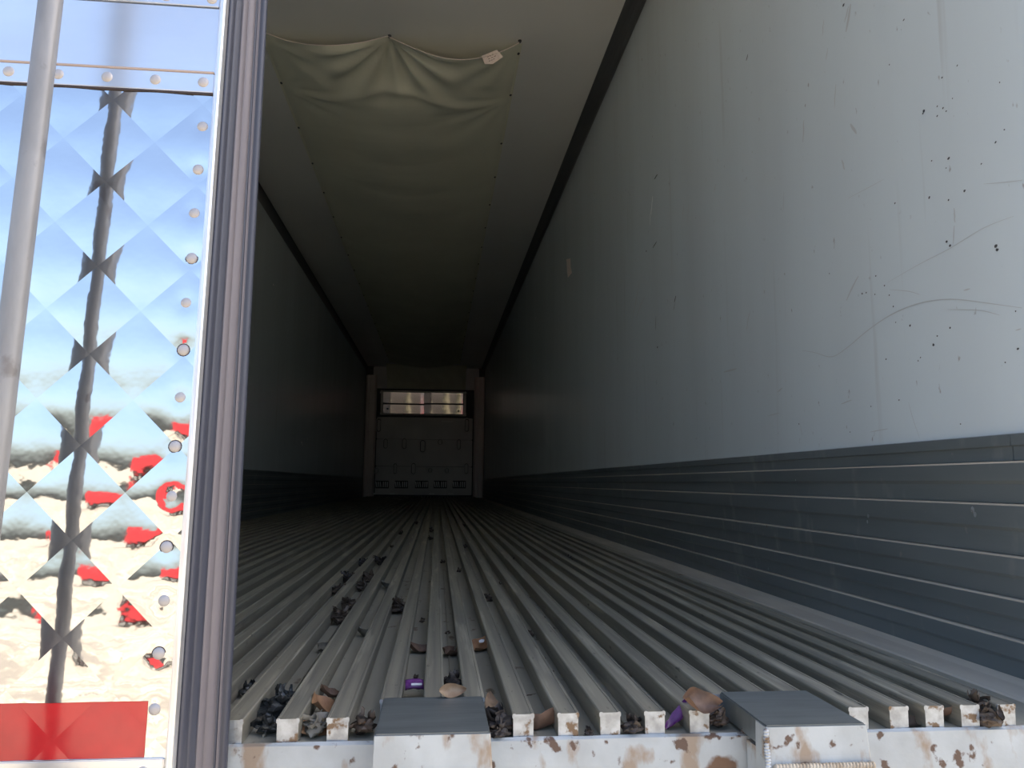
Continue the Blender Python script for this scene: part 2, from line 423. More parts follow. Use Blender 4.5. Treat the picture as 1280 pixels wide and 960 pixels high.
# rivets
bmv = bmesh.new()
def rivet_bm(r=.0066):
    bm = bmesh.new(); rings = []
    for k in range(5):
        a = k/4*math.pi/2
        rings.append([bm.verts.new((r*math.cos(a)*math.cos(t), -r*.48*math.sin(a), r*math.cos(a)*math.sin(t))) for t in [2*math.pi*i/14 for i in range(14)]] if k < 4 else [bm.verts.new((0, -r*.48, 0))])
    for a, b in zip(rings, rings[1:]):
        for i in range(14):
            if len(b) == 1: bm.faces.new((a[i], a[(i+1) % 14], b[0]))
            else: bm.faces.new((a[i], a[(i+1) % 14], b[(i+1) % 14], b[i]))
    for f in bm.faces: f.material_index = 0
    g_ = bmesh.ops.create_circle(bm, cap_ends=True, radius=r*1.13, segments=14)
    for v in g_['verts']: v.co = Vector((v.co.x, -.0002, v.co.y))
    for f in g_['verts'][0].link_faces: f.material_index = 1
    return bm
ro = obj('rivet', rivet_bm(), ['rivet', 'gap'], door, smooth=True); rme = ro.data; first = True
def rivet(x, y, z):
    global first
    if first: o = ro; first = False
    else: o = bpy.data.objects.new('rivet', rme); COL.objects.link(o); o.parent = door
    o.location = (x-XL, lean_y(y, z)-DY, z+.1)
for p in RIVP: rivet(p.x, DY+.0006, p.z)
for k in range(14, 30): rivet(-.2885, DY+.0006, RIVP[0].z+.0515*(k-13)) if RIVP[0].z+.0515*(k-13) > .92 else None
for k in range(14):
    rivet(-.2865-.0548*k, DY-.0030, .7550)
    rivet(-.2835-.0535*k, DY-.0030, .8640)
    rivet(-.2955-.0568*k, DY-.0036, -.0145)
# ribbed rubber seals on the free edge of the door
def seal(name, pts, m):
    dob(name, extr(pts, -.085, 2.62, axis='z'), m, smooth=False)
def lobes(pts, back):  # smooth visible side then closed by back points
    out = []
    n = len(pts)
    for i in range(n-1):
        p0, p1, p2, p3 = pts[max(0, i-1)], pts[i], pts[i+1], pts[min(n-1, i+2)]
        for k in range(4):
            t = k/4
            out.append(tuple(.5*((2*p1[c])+(-p0[c]+p2[c])*t+(2*p0[c]-5*p1[c]+4*p2[c]-p3[c])*t*t+(-p0[c]+3*p1[c]-3*p2[c]+p3[c])*t**3) for c in (0, 1)))
    out.append(pts[-1])
    return out+back
seal('outer_seal', lobes([(-.2668, .9075), (-.2640, .9072), (-.2615, .9105), (-.2608, .9170), (-.2622, .9215), (-.2600, .9240), (-.2570, .9290), (-.2568, .9335)],
                         [(-.2675, .9335)]), 'rub1')
seal('middle_seal', lobes([(-.2600, .9340), (-.2560, .9345), (-.2532, .9385), (-.2525, .9430), (-.2540, .9450), (-.2508, .9475), (-.2475, .9520), (-.2470, .9570), (-.2485, .9588)],
                          [(-.2675, .9590), (-.2675, .9342)]), 'rub2')
seal('inner_seal', lobes([(-.2560, .9592), (-.2478, .9594), (-.2452, .9620), (-.2446, .9655), (-.2440, .9680), (-.2400, .9690), (-.2372, .9718), (-.2370, .9765)],
                         [(-.2675, .9765), (-.2675, .9594)]), 'rub1')
seal('seal_lip', [(-.2452, .9606), (-.2436, .9612), (-.2428, .9632), (-.2436, .9650), (-.2452, .9655)], 'rub2')
# locking rod with its lower guide bracket
RX, RY = -.4270, DY-.088
bm = bmesh.new(); cyl(bm, (RX-.004, RY, -.12), (RX+.021, RY, 2.7), .0118, seg=28)
rod = dob('locking_rod', bm, 'rodm', smooth=True)
for e in rod.data.edges: pass
for zz in (-.16, 1.35):
    bm = bmesh.new()
    cyl(bm, (RX, RY, zz-.05), (RX, RY, zz+.118), .030, seg=24)
    box(bm, RX-.016, RX+.016, RY+.015, DY-.004, zz-.04, zz+.05, bev=.003)
    box(bm, RX-.05, RX+.05, DY-.011, DY-.0045, zz-.05, zz+.05, bev=.003)
    dob('rod_guide', bm, 'rodm')

# ================================================================ AIR CHUTE on the ceiling
CX0, CX1, CY0, CY1 = -.972, .400, 3.90, 15.3
XM = -.30
pin_l = [4.43+.585*k for k in range(18)]
pin_r = [4.42, 5.10, 5.70]+[6.3+.6*k for k in range(15)]
def smooth(a, b, x):
    t = max(0, min(1, (x-a)/(b-a))); return t*t*(3-2*t)
def chute_pt(u, v):
    """u across 0..1, v distance along"""
    x = CX0+(CX1-CX0)*u
    y = CY0+v-.055*u*(1-smooth(0, .3, v))
    um = (XM-CX0)/(CX1-CX0)
    if u < um: k = u/um; sc = .075*math.sin(math.pi*k)**.9
    else: k = (u-um)/(1-um); sc = .105*math.sin(math.pi*k)**.85*(1+.35*(k-.5))
    belly = .115*math.sin(math.pi*u)**.75
    f = smooth(.0, .75, v)
    sag = sc*(1-f)+belly*f
    # swags between the side pins
    ph = (v-.45-.35*math.sin(math.pi*u))/.60
    sag += .012*math.sin(math.pi*u)*(abs(math.sin(math.pi*ph))-.5)*smooth(.2, .6, v)*math.exp(-v/7)
    # folds radiating from the middle pin and the corners
    for (px_, py_, n, amp, L) in ((XM, 0, 13, .020, .42), (CX1, 0, 11, .010, .35), (CX0, .05, 11, .007, .4), (CX1, .55, 12, .006, .4), (CX0, .55, 12, .006, .35)):
        dx, dy = x-px_, v-py_; r = math.hypot(dx, dy)
        th = math.atan2(dx, abs(dy)+1e-6)
        sag += amp*math.sin(n*th+1.0)*math.exp(-((r-.24)/(L*.6))**2)*math.sin(math.pi*min(1, max(0, u)))**.5
    vv = v-.50+.10*math.cos(2*math.pi*(u-.5))
    sag += .016*math.exp(-(vv/.045)**2)*math.sin(math.pi*u)**.6
    nz = noise.noise(Vector((x*2.2, y*1.6, 3.1)))
    sag += .010*nz*math.sin(math.pi*u)
    sag += .004*math.sin(math.pi*u)*noise.noise(Vector((x*1.5, y*9, 1.7)))
    return Vector((x, y, ZC-.006-max(0, sag)))
ch = empty('air_chute', ((CX0+CX1)/2, CY0, ZC)); tag(ch, 'long sagging olive-grey fabric air chute pinned along the ceiling', 'air chute')
CO = (-(CX0+CX1)/2, -CY0, -ZC)
bm = bmesh.new(); NU = 72
vs_ = [i*.022 for i in range(100)] + [2.2+i*.06 for i in range(1, 151)]
vs_ = [v for v in vs_ if v < CY1-CY0]
G = [[bm.verts.new(chute_pt(i/NU, v)) for i in range(NU+1)] for v in vs_]
for a, b in zip(G, G[1:]):
    for i in range(NU): bm.faces.new((a[i], a[i+1], b[i+1], b[i]))
o = obj('fabric', bm, 'cloth', ch, smooth=True); o.location = CO
# hem along the front edge
bm = bmesh.new()
pts = [chute_pt(i/60, 0)+Vector((0, -.001, -.001)) for i in range(61)]
for a, b in zip(pts, pts[1:]): cyl(bm, a, b, .0022, seg=6, cap=False)
o = obj('front_hem', bm, 'label', ch, smooth=True); o.location = CO
# flat side hems
for xx in (CX0, CX1):
    bm = bx(xx-.012, xx+.012, CY0-.03, CY1, ZC-.0065, ZC-.0045)
    o = obj('side_hem', bm, 'cloth', ch); o.location = CO
def pin(x, y):
    bm = bmesh.new(); cyl(bm, (x, y, ZC-.012), (x, y, ZC-.001), .007, .010, seg=10)
    cyl(bm, (x, y, ZC-.016), (x, y, ZC-.012), .003, .004, seg=8)
    o = obj('pin', bm, 'bulkd', ch); o.location = CO
pin(XM, CY0-.03+.006); pin(CX1-.004, CY0-.055); pin(CX1, CY0+.06); pin(CX0, CY0-.01)
for y in pin_l: pin(CX0, y)
for y in pin_r: pin(CX1, y)
# paper tag hanging on the front hem at right
ta = un(601, 74, 1, CY0-.03); 
P = [un(x, y, 1, CY0-.045) for x, y in ((602, 70), (621, 62), (629, 71), (616, 80), (606, 80))]
bm = bmesh.new(); f = bm.faces.new([bm.verts.new(p+Vector((0, 0.02*(p.z-ta.z), 0))) for p in P])
g = bmesh.ops.extrude_face_region(bm, geom=[f]); bmesh.ops.translate(bm, vec=(0, .0015, 0), verts=[v for v in g['geom'] if isinstance(v, bmesh.types.BMVert)])
tg = obj('tag', bm, 'label', ch); tg.location = CO; tg['label'] = 'white paper tag with printed marks'
bm = bmesh.new()
for (a, b, c, d) in ((609, 71.5, 617, 68), (610, 74, 621, 69.2), (611, 76.6, 619, 73)):
    p, q = un(a, b, 1, CY0-.0465), un(c, d, 1, CY0-.0465); n = Vector((0, 0, .0018))
    m_ = 3
    for k in range(m_):
        s, e = p.lerp(q, k/m_+.03), p.lerp(q, (k+.7)/m_)
        bm.faces.new([bm.verts.new(v) for v in (s-n, e-n, e+n, s+n)])
p = un(616, 68, 1, CY0-.0465)
cyl(bm, p, p+Vector((0, .001, 0)), .004, seg=10)
o = obj('print', bm, 'ink', tg)

# ================================================================ FRONT BULKHEAD
BY = YF-.10
bk = empty('front_bulkhead', (-.27, YF, 0)); tag(bk, 'dark grey panel at the far end of the trailer with slots and a mirror strip', 'bulkhead')
BO = (.27, -YF, 0)
def bo(name, bm, m, smooth=False, parent=None):
    o = obj(name, bm, m, parent or bk, smooth=smooth)
    if parent is None: o.location = BO
    return o
bo('backing', bx(XL, XR, BY+.06, YF+.05, -.03, ZC), 'bulkd')
xa, xb = -1.24, .71
bo('lower_panel', bx(xa, xb, BY, BY+.05, .03, .60, bev=.01), 'bulk')
bo('middle_panel', bx(xa, xb, BY, BY+.05, .606, 1.15, bev=.01), 'bulk')
bo('upper_panel', bx(xa, xb, BY, BY+.05, 1.156, 1.60, bev=.01), 'bulk')
bo('top_panel', bx(xa-.1, xb+.12, BY, BY+.05, 2.19, ZC-.01, bev=.01), 'bulk')
def cp(cx, cy): return un(420+cx/4.8, 440+cy/4.8, 1, BY)
def slot(cx, cy, hw, hh):
    c = cp(cx, cy); w_, h_ = hw/4.8/60.5, hh/4.8/60.5
    bm = bmesh.new(); n = 20
    def ring(sw, sh, y):
        r_ = min(sw, sh); out = []
        for i in range(n):
            t = 2*math.pi*i/n
            dx, dz = math.cos(t)*sw, math.sin(t)*r_ + (math.copysign(sh-r_, math.sin(t)) if sh > r_ else 0)
            out.append(bm.verts.new((c.x+dx, y, c.z+dz)))
        return out
    rs = [ring(w_*1.35, h_*1.18, BY+.002), ring(w_*1.3, h_*1.16, BY-.016), ring(w_, h_, BY-.018), ring(w_*.8, h_*.9, BY-.001)]
    for a, b in zip(rs, rs[1:]):
        for i in range(n): bm.faces.new((a[i], a[(i+1) % n], b[(i+1) % n], b[i]))
    bm.faces.new(rs[-1])
    for f in bm.faces: f.material_index = 1 if all(v in rs[2]+rs[3] for v in f.verts) and len(f.verts) == 4 else 0
    bo('slot', bm, ['bulk', 'bulkd'])
for s in ((257, 440, 12, 38), (785, 440, 12, 38), (298, 550, 12, 28), (410, 550, 13, 30), (520, 565, 15, 36), (625, 540, 13, 16), (737, 555, 11, 30),
          (243, 712, 11, 15), (355, 700, 10, 30), (465, 700, 12, 32), (565, 710, 11, 13), (665, 712, 11, 14), (782, 700, 11, 30)):
    slot(*s)
# recessed handle plate
a, b = cp(615, 405), cp(718, 475)
bm = bx(a.x, b.x, BY-.012, BY+.001, b.z, a.z, bev=.006)
box(bm, a.x+.05, b.x-.07, BY-.03, BY-.012, a.z-.05, a.z-.028, bev=.004, mi=1)
bo('handle_plate', bm, ['bulk', 'bulkl'])
# louvred air returns
for cx in (278, 393, 515, 627, 740):
    a, b = cp(cx-40, 772), cp(cx+38, 818)
    bm = bx(a.x, b.x, BY-.006, BY+.001, b.z, a.z, bev=.003)
    fr = bo('louvre', bm, 'bulkd')
    bm = bmesh.new(); n = 6
    for k in range(n):
        x = a.x+.03+(b.x-a.x-.06)*k/(n-1); s = -.018 if k < n/2 else .006
        vsn = [(x-.011, BY-.02, b.z+.02), (x+.011, BY-.02, b.z+.02), (x+.011+s, BY-.02, a.z-.02), (x-.013+s, BY-.02, a.z-.02)]
        A = [bm.verts.new(v) for v in vsn]; B = [bm.verts.new((v[0], BY-.006, v[2])) for v in vsn]
        bm.faces.new(A); bm.faces.new(B[::-1])
        for i in range(4): bm.faces.new((A[i], A[(i+1) % 4], B[(i+1) % 4], B[i]))
    obj('louvre_bars', bm, 'bulkl', fr)
for cx in (222, 337, 575, 688):
    a = cp(cx-15, 846); b = cp(cx+15, 856)
    bo('foot_clip', bx(a.x, b.x, BY-.02, BY+.002, b.z, a.z), 'bulkl')
# polished inspection panels: two plates, each leaning a little down into the load space
def plate(cx, cy, hw, hh, tilt, yaw, name='polished_panel'):
    c = cp(cx, cy); w_, h_ = hw/4.8/60.5, hh/4.8/60.5
    bm = bx(-w_, w_, -.006, .006, -h_, h_)
    o = obj(name, bm, 'panelm', bk)
    o.location = Vector((c.x, BY-.03, c.z))+Vector(BO); o.rotation_euler = (math.radians(tilt), 0, math.radians(yaw))
    return o
for (cx, hw, yaw) in ((407, 120, 3.2), (646, 116, .1)):
    plate(cx, 276, hw, 32, 3.05, yaw); plate(cx, 345, hw, 27, 2.7, yaw)
a, b = cp(285, 311), cp(765, 315)
bo('panel_rail', bx(a.x, b.x, BY-.055, BY-.02, b.z-.006, a.z+.008), 'bulkd')
a, b = cp(283, 240), cp(767, 376)
for (x0, x1, z0, z1) in ((a.x-.05, b.x+.05, a.z, a.z+.03), (a.x-.05, b.x+.05, b.z-.03, b.z), (a.x-.04, a.x, b.z, a.z), (b.x, b.x+.04, b.z, a.z)):
    bo('panel_frame', bx(x0, x1, BY-.06, BY+.04, z0, z1, bev=.004), 'bulk')
for cx, cy in ((270, 245), (270, 370), (775, 245), (775, 370), (310, 343), (735, 355)):
    c = cp(cx, cy); bm = bmesh.new(); cyl(bm, (c.x, BY-.075, c.z), (c.x, BY-.05, c.z), .02, seg=10); bo('bolt', bm, 'bulkl')
bo('panel_backing', bx(xa, xb, BY+.02, BY+.05, 1.605, 2.185), 'bulkd')
# corner posts with lengthwise grooves
for x0, x1 in ((-1.475, -1.26), (.735, .945)):
    sx = 1 if x0 > 0 else -1
    pr = [(x0, YF-.01), (x0, BY-.05), (x0+.03, BY-.08), (x0+.075, BY-.08), (x0+.08, BY-.06), (x0+.095, BY-.06), (x0+.10, BY-.085), (x1-.03, BY-.085), (x1, BY-.05), (x1, YF-.01)]
    bm = extr(pr, -.02, 2.45, axis='z'); bo('corner_post', bm, 'post')
# curved duct fabric above the panel
bm = bmesh.new(); rows = []
for j in range(10):
    t = j/9
    rows.append([bm.verts.new((-1.05+1.6*i/30, BY-.02-.5*t, 2.19+.43*t**.6-.16*math.sin(math.pi*i/30)*t*(1-t)*2+.02*math.sin(i*1.3+j)*t*(1-t)*3)) for i in range(31)])
for a, b in zip(rows, rows[1:]):
    for i in range(30): bm.faces.new((a[i], a[i+1], b[i+1], b[i]))
bo('duct_apron', bm, 'cloth', smooth=True)

# ================================================================ MARKS ON THE WALLS
def strip(bm, pts, w0, plane_x, off):
    n = len(pts)
    P = [Vector((plane_x+off, p.y, p.z)) for p in pts]
    A = []
    for i, p in enumerate(P):
        d = (P[min(n-1, i+1)]-P[max(0, i-1)]).normalized(); s = Vector((0, -d.z, d.y))
        k = w0*(.35+.65*math.sin(math.pi*(i+.3)/(n-.4)))
        A.append((bm.verts.new(p+s*k/2), bm.verts.new(p-s*k/2)))
    for a, b in zip(A, A[1:]): bm.faces.new((a[0], a[1], b[1], b[0]))
def seg(bm, x0, y0, x1, y1, w0, j=1.0):
    n = 6; pts = []
    for i in range(n):
        t = i/(n-1); pts.append(un(x0+(x1-x0)*t+R_.uniform(-j, j)*.4, y0+(y1-y0)*t, 0, XR))
    strip(bm, pts, w0, XR, -.0006)
def curve(bm, pp, w0, n=24):
    pts = []
    m = len(pp)-1
    for i in range(n+1):
        t = i/n*m; k = min(m-1, int(t)); s = t-k
        p0, p1, p2, p3 = pp[max(0, k-1)], pp[k], pp[k+1], pp[min(m, k+2)]
        q = [.5*((2*p1[c])+(-p0[c]+p2[c])*s+(2*p0[c]-5*p1[c]+4*p2[c]-p3[c])*s*s+(-p0[c]+3*p1[c]-3*p2[c]+p3[c])*s**3) for c in (0, 1)]
        pts.append(un(q[0], q[1], 0, XR))
    strip(bm, pts, w0, XR, -.0006)
def spot(bm, x, y, r):
    c = un(x, y, 0, XR); n = 7
    bm.faces.new([bm.verts.new((XR-.0007, c.y+r*R_.uniform(.6, 1.2)*math.cos(2*math.pi*i/n)*1.3, c.z+r*R_.uniform(.6, 1.2)*math.sin(2*math.pi*i/n))) for i in range(n)])
bm = bmesh.new()
curve(bm, [(1003, 438), (1020, 441), (1040, 446), (1060, 434), (1085, 413), (1115, 393), (1150, 379), (1190, 374), (1235, 379), (1278, 385)], .0022, 40)
curve(bm, [(1185, 387), (1225, 388), (1250, 394)], .0014, 10)
curve(bm, [(1110, 353), (1150, 330), (1187, 311), (1230, 285), (1268, 270)], .0013, 16)
curve(bm, [(1060, 248), (1085, 235), (1105, 224)], .0012, 8)
curve(bm, [(1230, 230), (1256, 228), (1279, 225)], .0012, 8)
curve(bm, [(1112, 362), (1135, 364), (1150, 368)], .0012, 8)
curve(bm, [(1136, 503), (1142, 525), (1150, 548)], .0012, 8)
for a in ((1193, 260, 1194, 278, .004), (1193, 282, 1192, 305, .0032), (1073, 345, 1058, 376, .005), (1053, 200, 1056, 212, .006), (1045, 105, 1043, 135, .004),
          (1064, 5, 1058, 40, .010), (1061, 8, 1056, 28, .006), (1005, 150, 1004, 178, .006), (1063, 155, 1071, 167, .008), (800, 352, 790, 400, .012),
          (806, 370, 794, 400, .008), (905, 465, 921, 461, .006), (938, 388, 933, 412, .005), (978, 485, 972, 490, .005), (855, 255, 853, 275, .006),
          (980, 240, 979, 265, .003), (1030, 25, 1028, 45, .004), (1035, 60, 1033, 75, .004), (895, 230, 893, 240, .006), (861, 255, 859, 282, .005),
          (1205, 363, 1213, 361, .003), (1270, 413, 1277, 411, .002), (707, 365, 706, 385, .006), (1052, 505, 1065, 500, .003), (960, 520, 975, 516, .003),
          (1088, 540, 1110, 536, .002), (1000, 530, 1003, 545, .002)):
    seg(bm, *a)
tag(obj('scuff_marks', bm, 'mark', wr), kind='stuff')
bm = bmesh.new()
for a in ((820, 395, 819.5, 413, .004), (845, 370, 843, 378, .008), (844, 378, 842, 388, .003), (821, 302, 816, 310, .006), (935, 68, 933, 76, .006), (822, 218, 818, 224, .008)):
    seg(bm, *a, j=.3)
for x, y, r in ((1055, 6, .004), (822, 434, .006), (808, 314, .005), (1130, 25, .0022), (1112, 81, .0018), (1178, 97, .0022), (1197, 82, .0018), (1250, 103, .0015),
                (1155, 139, .003), (1154, 142, .002), (1172, 133, .002), (1179, 135, .0022), (1183, 139, .002), (1172, 145, .002), (1191, 123, .0015), (1256, 162, .0015),
                (1245, 178, .0022), (1227, 205, .0018), (1165, 201, .002), (1186, 198, .003), (1183, 210, .0015), (1119, 254, .0025), (1162, 247, .0028), (1186, 250, .0025),
                (1206, 239, .0028), (1184, 302, .0028), (1188, 307, .0026), (1245, 308, .0035), (1247, 312, .003), (1095, 345, .002), (1083, 366, .002), (1106, 357, .0022),
                (1078, 367, .0025), (1112, 369, .002), (1094, 368, .0018), (1117, 383, .002), (1138, 407, .0025), (1188, 410, .0022), (1167, 431, .003), (1172, 420, .002),
                (1108, 449, .002), (1148, 451, .0018), (1151, 447, .0015), (1273, 436, .0022), (1257, 453, .0018), (1270, 389, .0015), (1037, 342, .002), (1120, 403, .0015),
                (688, 423, .006), (1124, 500, .002), (1089, 508, .0018), (999, 530, .002), (1063, 540, .0018), (1201, 530, .0016)):
    spot(bm, x, y, r)
tag(obj('nicks', bm, 'markd', wr), kind='stuff')
bm = bmesh.new()
seg(bm, 816, 245, 814, 268, .007, .3); seg(bm, 813.5, 262, 812.5, 282, .004, .3); spot(bm, 684, 349, .006); spot(bm, 669.5, 397.5, .009); spot(bm, 665, 577, .006)
tag(obj('pale_scratches', bm, 'markl', wr), kind='stuff')
# torn sticker
P = [un(x, y, 0, XR-.001) for x, y in ((708, 324), (713, 323), (713.5, 334), (715, 341), (710, 347), (709, 340))]
bm = bmesh.new(); f = bm.faces.new([bm.verts.new(p) for p in P])
g = bmesh.ops.extrude_face_region(bm, geom=[f]); bmesh.ops.translate(bm, vec=(-.001, 0, 0), verts=[v for v in g['geom'] if isinstance(v, bmesh.types.BMVert)])
o = obj('torn_sticker', bm, 'label', wr); o['label'] = 'torn pale pink sticker'
# marks on the left wall
bm = bmesh.new()
for x, y, r in ((341.7, 356, .012), (377, 553, .016), (384.5, 549, .009), (378, 556, .01)):
    c = un(x, y, 0, XL)
    bm.faces.new([bm.verts.new((XL+.0008, c.y+r*1.6*math.cos(2*math.pi*i/6), c.z+r*R_.uniform(.6, 1.2)*math.sin(2*math.pi*i/6))) for i in range(6)])
tag(obj('chips', bm, 'markl', wl), kind='stuff')
# pale scuffs on the kick plate
bm = bmesh.new()
for x, y, r in ((1087, 645, .004), (1086, 652, .003), (1218, 638, .005), (1221, 643, .004), (960, 658, .003), (962, 711, .003), (996, 600, .002)):
    c = un(x, y, 0, XR-.014)
    bm.faces.new([bm.verts.new((XR-.0172, c.y+r*1.0*math.cos(2*math.pi*i/8), c.z+1.3*r*R_.uniform(.7, 1.2)*math.sin(2*math.pi*i/8))) for i in range(8)])
tag(obj('pale_scratches', bm, 'aluend', wr), kind='stuff')

# ================================================================ LITTER ON THE FLOOR
def leaf_bm(L, W, curl, seed, fold=.3, rag=.12):
    rr = random.Random(seed); bm = bmesh.new(); nu, nv = 11, 8; G = []
    off = Vector((seed*1.7, seed*.9, 0))
    for i in range(nu+1):
        t = i/nu; row = []
        wd = W/2*(math.sin(math.pi*min(1, .04+t*.94))**.7)*(1.1-.35*t)
        for j in range(nv+1):
            s = -1+2*j/nv
            x = (t-.5)*L; y = s*wd*(1+rag*noise.noise(off+Vector((t*9, s*2, 0)))*2)
            a = curl*s
            z = (1-math.cos(a))*W*.55 + abs(s)*fold*W*.2 + (t-.5)**2*L*curl*.5
            y = math.sin(a)/max(.2, abs(curl))*wd if abs(curl) > .3 else y
            z += .16*W*noise.noise(off+Vector((x/W*2.2, y/W*2.2, 2)))
            row.append(bm.verts.new((x, y, z)))
        G.append(row)
    for a, b in zip(G, G[1:]):
        for j in range(nv): bm.faces.new((a[j], a[j+1], b[j+1], b[j]))
    return bm
def clump_bm(R, seed, flat=.55, n=5):
    rr = random.Random(seed); bm = bmesh.new()
    g = bmesh.ops.create_icosphere(bm, subdivisions=3, radius=R*.62)
    for v in g['verts']:
        k = 1+.75*noise.noise(v.co/R*2.1+Vector((seed, 0, 0)))+.35*noise.noise(v.co/R*6+Vector((0, seed, 0)))
        v.co = Vector((v.co.x*k, v.co.y*k, v.co.z*k*flat))
    for i in range(n):
        lb = leaf_bm(R*rr.uniform(.8, 1.3), R*rr.uniform(.4, .7), rr.uniform(.3, 1.4), seed*13+i)
        mt = Matrix.Translation((rr.uniform(-.45, .45)*R, rr.uniform(-.45, .45)*R, rr.uniform(.1, .35)*R)) @ \
            Matrix.Rotation(rr.uniform(0, 6.3), 4, 'Z') @ Matrix.Rotation(rr.uniform(-1.1, 1.1), 4, 'Y') @ Matrix.Rotation(rr.uniform(-.9, .9), 4, 'X')
        bmesh.ops.transform(lb, matrix=mt, verts=lb.verts)
        me = bpy.data.meshes.new('t'); lb.to_mesh(me); lb.free(); bm.from_mesh(me); bpy.data.meshes.remove(me)
    return bm
def chan_x(x):
    best = min(((a+b)/2 for a, b in zip(RIBX, RIBX[1:])), key=lambda c: abs(c-x)); return best
def settle(o, z):
    zs = [(o.matrix_basis @ v.co).z for v in o.data.vertices]
    o.location.z += z-min(zs)
def put(o, px, py, where, rot, zoff=0):
    z = {'c': -.0300, 't': .0001, 'b': .0032, 'f': -.030}[where]
    p = un(px, py, 2, z+.004)
    x = chan_x(p.x) if where == 'c' else p.x
    o.location = (x, p.y, 0); o.rotation_euler = rot
    settle(o, z+zoff)
    return o
SEED = [100]
def litter(name, cat, kind, px, py, size, m, label, where='c', rot=None, group=None, W=.6, curl=.9):
    """size in photograph pixels"""
    SEED[0] += 1; s = SEED[0]
    z = -.03 if where == 'c' else 0
    p = un(px, py, 2, z); k = (p-CAM).length/FPX
    L = size*k*(1.28 if kind != 'crumb' else 1.1)
    rr = random.Random(s)
    if kind == 'leaf': bm = leaf_bm(L, L*W, curl, s); rot = rot or (rr.uniform(.25, .7), rr.uniform(-.25, .25), rr.uniform(0, 3.1))
    elif kind == 'clump': bm = clump_bm(L*.55, s); rot = rot or (0, 0, rr.uniform(0, 6))
    elif kind == 'crumb': bm = clump_bm(L*.5, s, n=2); rot = rot or (0, 0, rr.uniform(0, 6))
    o = obj(name, bm, m, smooth=(kind == 'leaf'))
    tag(o, label, cat, group)
    return put(o, px, py, where, rot)
H = math.pi/2
lf, cp_ = 'leaf', 'clump'
# nearest row, left to right along the sill
litter('leaf_clump', 'leaf litter', cp_, 308, 868, 22, 'black_plastic', 'small black scrap wedged beside the door seal at left')
for i, (x, y, s) in enumerate(((352, 897, 42), (345, 913, 26), (362, 880, 26))):
    litter('plastic_scrap', 'plastic scrap', cp_, x, y, s, 'black_plastic',
           ('shredded black plastic scrap, the biggest of the pile by the leftmost rib ends', 'grubby black plastic scrap at the foot of the shredded pile, nearest the sill',
            'thin black plastic scrap trailing up the channel behind the shredded pile')[i])
litter('dry_leaf', 'leaf', lf, 410, 891, 40, 'orange_leaf', 'big rounded tan-orange dry leaf leaning on a rib left of the centre block', rot=(.5, .35, .9), W=.85, curl=.6)
litter('dry_leaf', 'leaf', lf, 401, 872, 32, 'brown_leaf', 'dark brown leaf tucked behind the big tan-orange leaf', rot=(.3, .4, .6), W=.5)
litter('dry_leaf', 'leaf', lf, 377, 913, 38, 'orange_leaf', 'flattened orange-brown leaf against the sill at far left', rot=(.9, .1, .2), W=.5, curl=.4, where='c')
litter('leaf_clump', 'leaf litter', cp_, 403, 915, 30, 'grey_leaf', 'grey crumbly leaf clump between two rib ends left of the centre block')
litter('leaf_clump', 'leaf litter', cp_, 452, 915, 30, 'litter', 'brown leaf clump on the sill just left of the centre block')
litter('dry_leaf', 'leaf', lf, 565, 866, 24, 'tan_leaf', 'pale folded leaf standing like a tent behind the centre block', where='b', rot=(1.15, 0, .15), W=.62, curl=.9)
litter('leaf_clump', 'leaf litter', cp_, 573, 862, 26, 'dark_litter', 'dark leaf litter behind the tent-shaped leaf at the centre block')
litter('dry_leaf', 'leaf', lf, 618, 887, 42, 'tan_leaf', 'long brown leaf lying up the channel right of the centre block', rot=(.1, -.25, 1.75), W=.42, curl=.5)
litter('leaf_clump', 'leaf litter', cp_, 624, 913, 38, 'dark_litter', 'black soggy leaf clump on the sill at the right corner of the centre block')
litter('leaf_clump', 'leaf litter', cp_, 643, 918, 22, 'dark_litter', 'small black leaf clump just right of the soggy one at the centre block')
litter('dry_leaf', 'leaf', lf, 669, 908, 44, 'brown_leaf', 'curled brown leaf lying across the first rib end right of the centre block', where='f', rot=(.35, 0, 3.0), W=.7, curl=1.3)
litter('leaf_clump', 'leaf litter', cp_, 738, 916, 12, 'dark_litter', 'tiny dark leaf clump between the second and third bright rib ends')
litter('leaf_clump', 'leaf litter', cp_, 793, 914, 24, 'dark_litter', 'low dark leaf litter between the third and fourth bright rib ends')
litter('plastic_scrap', 'plastic scrap', lf, 849, 905, 36, 'purple_film', 'torn purple plastic film standing by the sill in the right half', where='f', rot=(.2, -.75, .4), W=.4, curl=.8)
litter('dry_leaf', 'leaf', lf, 872, 884, 36, 'brown_leaf', 'large folded brown leaf standing on a rib end beside the purple film', where='t', rot=(.9, .3, .25), W=.75, curl=.9)
litter('leaf_clump', 'leaf litter', cp_, 901, 906, 28, 'litter', 'wide clump of dark rotted leaves left of the right step block')
litter('leaf_clump', 'leaf litter', cp_, 932, 914, 13, 'litter', 'brown leaf clump at the near left corner of the right step block', where='f')
litter('dry_leaf', 'leaf', lf, 1060, 882, 38, 'brown_leaf', 'dark brown leaf in the channel behind the right step block', rot=(.1, .1, 2.3), W=.4)
litter('dry_leaf', 'leaf', lf, 1121, 903, 30, 'litter', 'flat dark leaf between the two rib ends right of the right step block', rot=(.5, 0, .1), W=.5)
litter('dry_leaf', 'leaf', lf, 1173, 897, 34, 'brown_leaf', 'narrow red-brown leaf leaning between rib ends near the right edge', rot=(.4, .3, 2.2), W=.35)
litter('leaf_clump', 'leaf litter', cp_, 1240, 900, 34, 'litter', 'humped dark leaf clump at the last rib ends on the right')
litter('leaf_clump', 'leaf litter', cp_, 1270, 905, 24, 'litter', 'brown leaf clump in the gutter at the right edge of the photo')
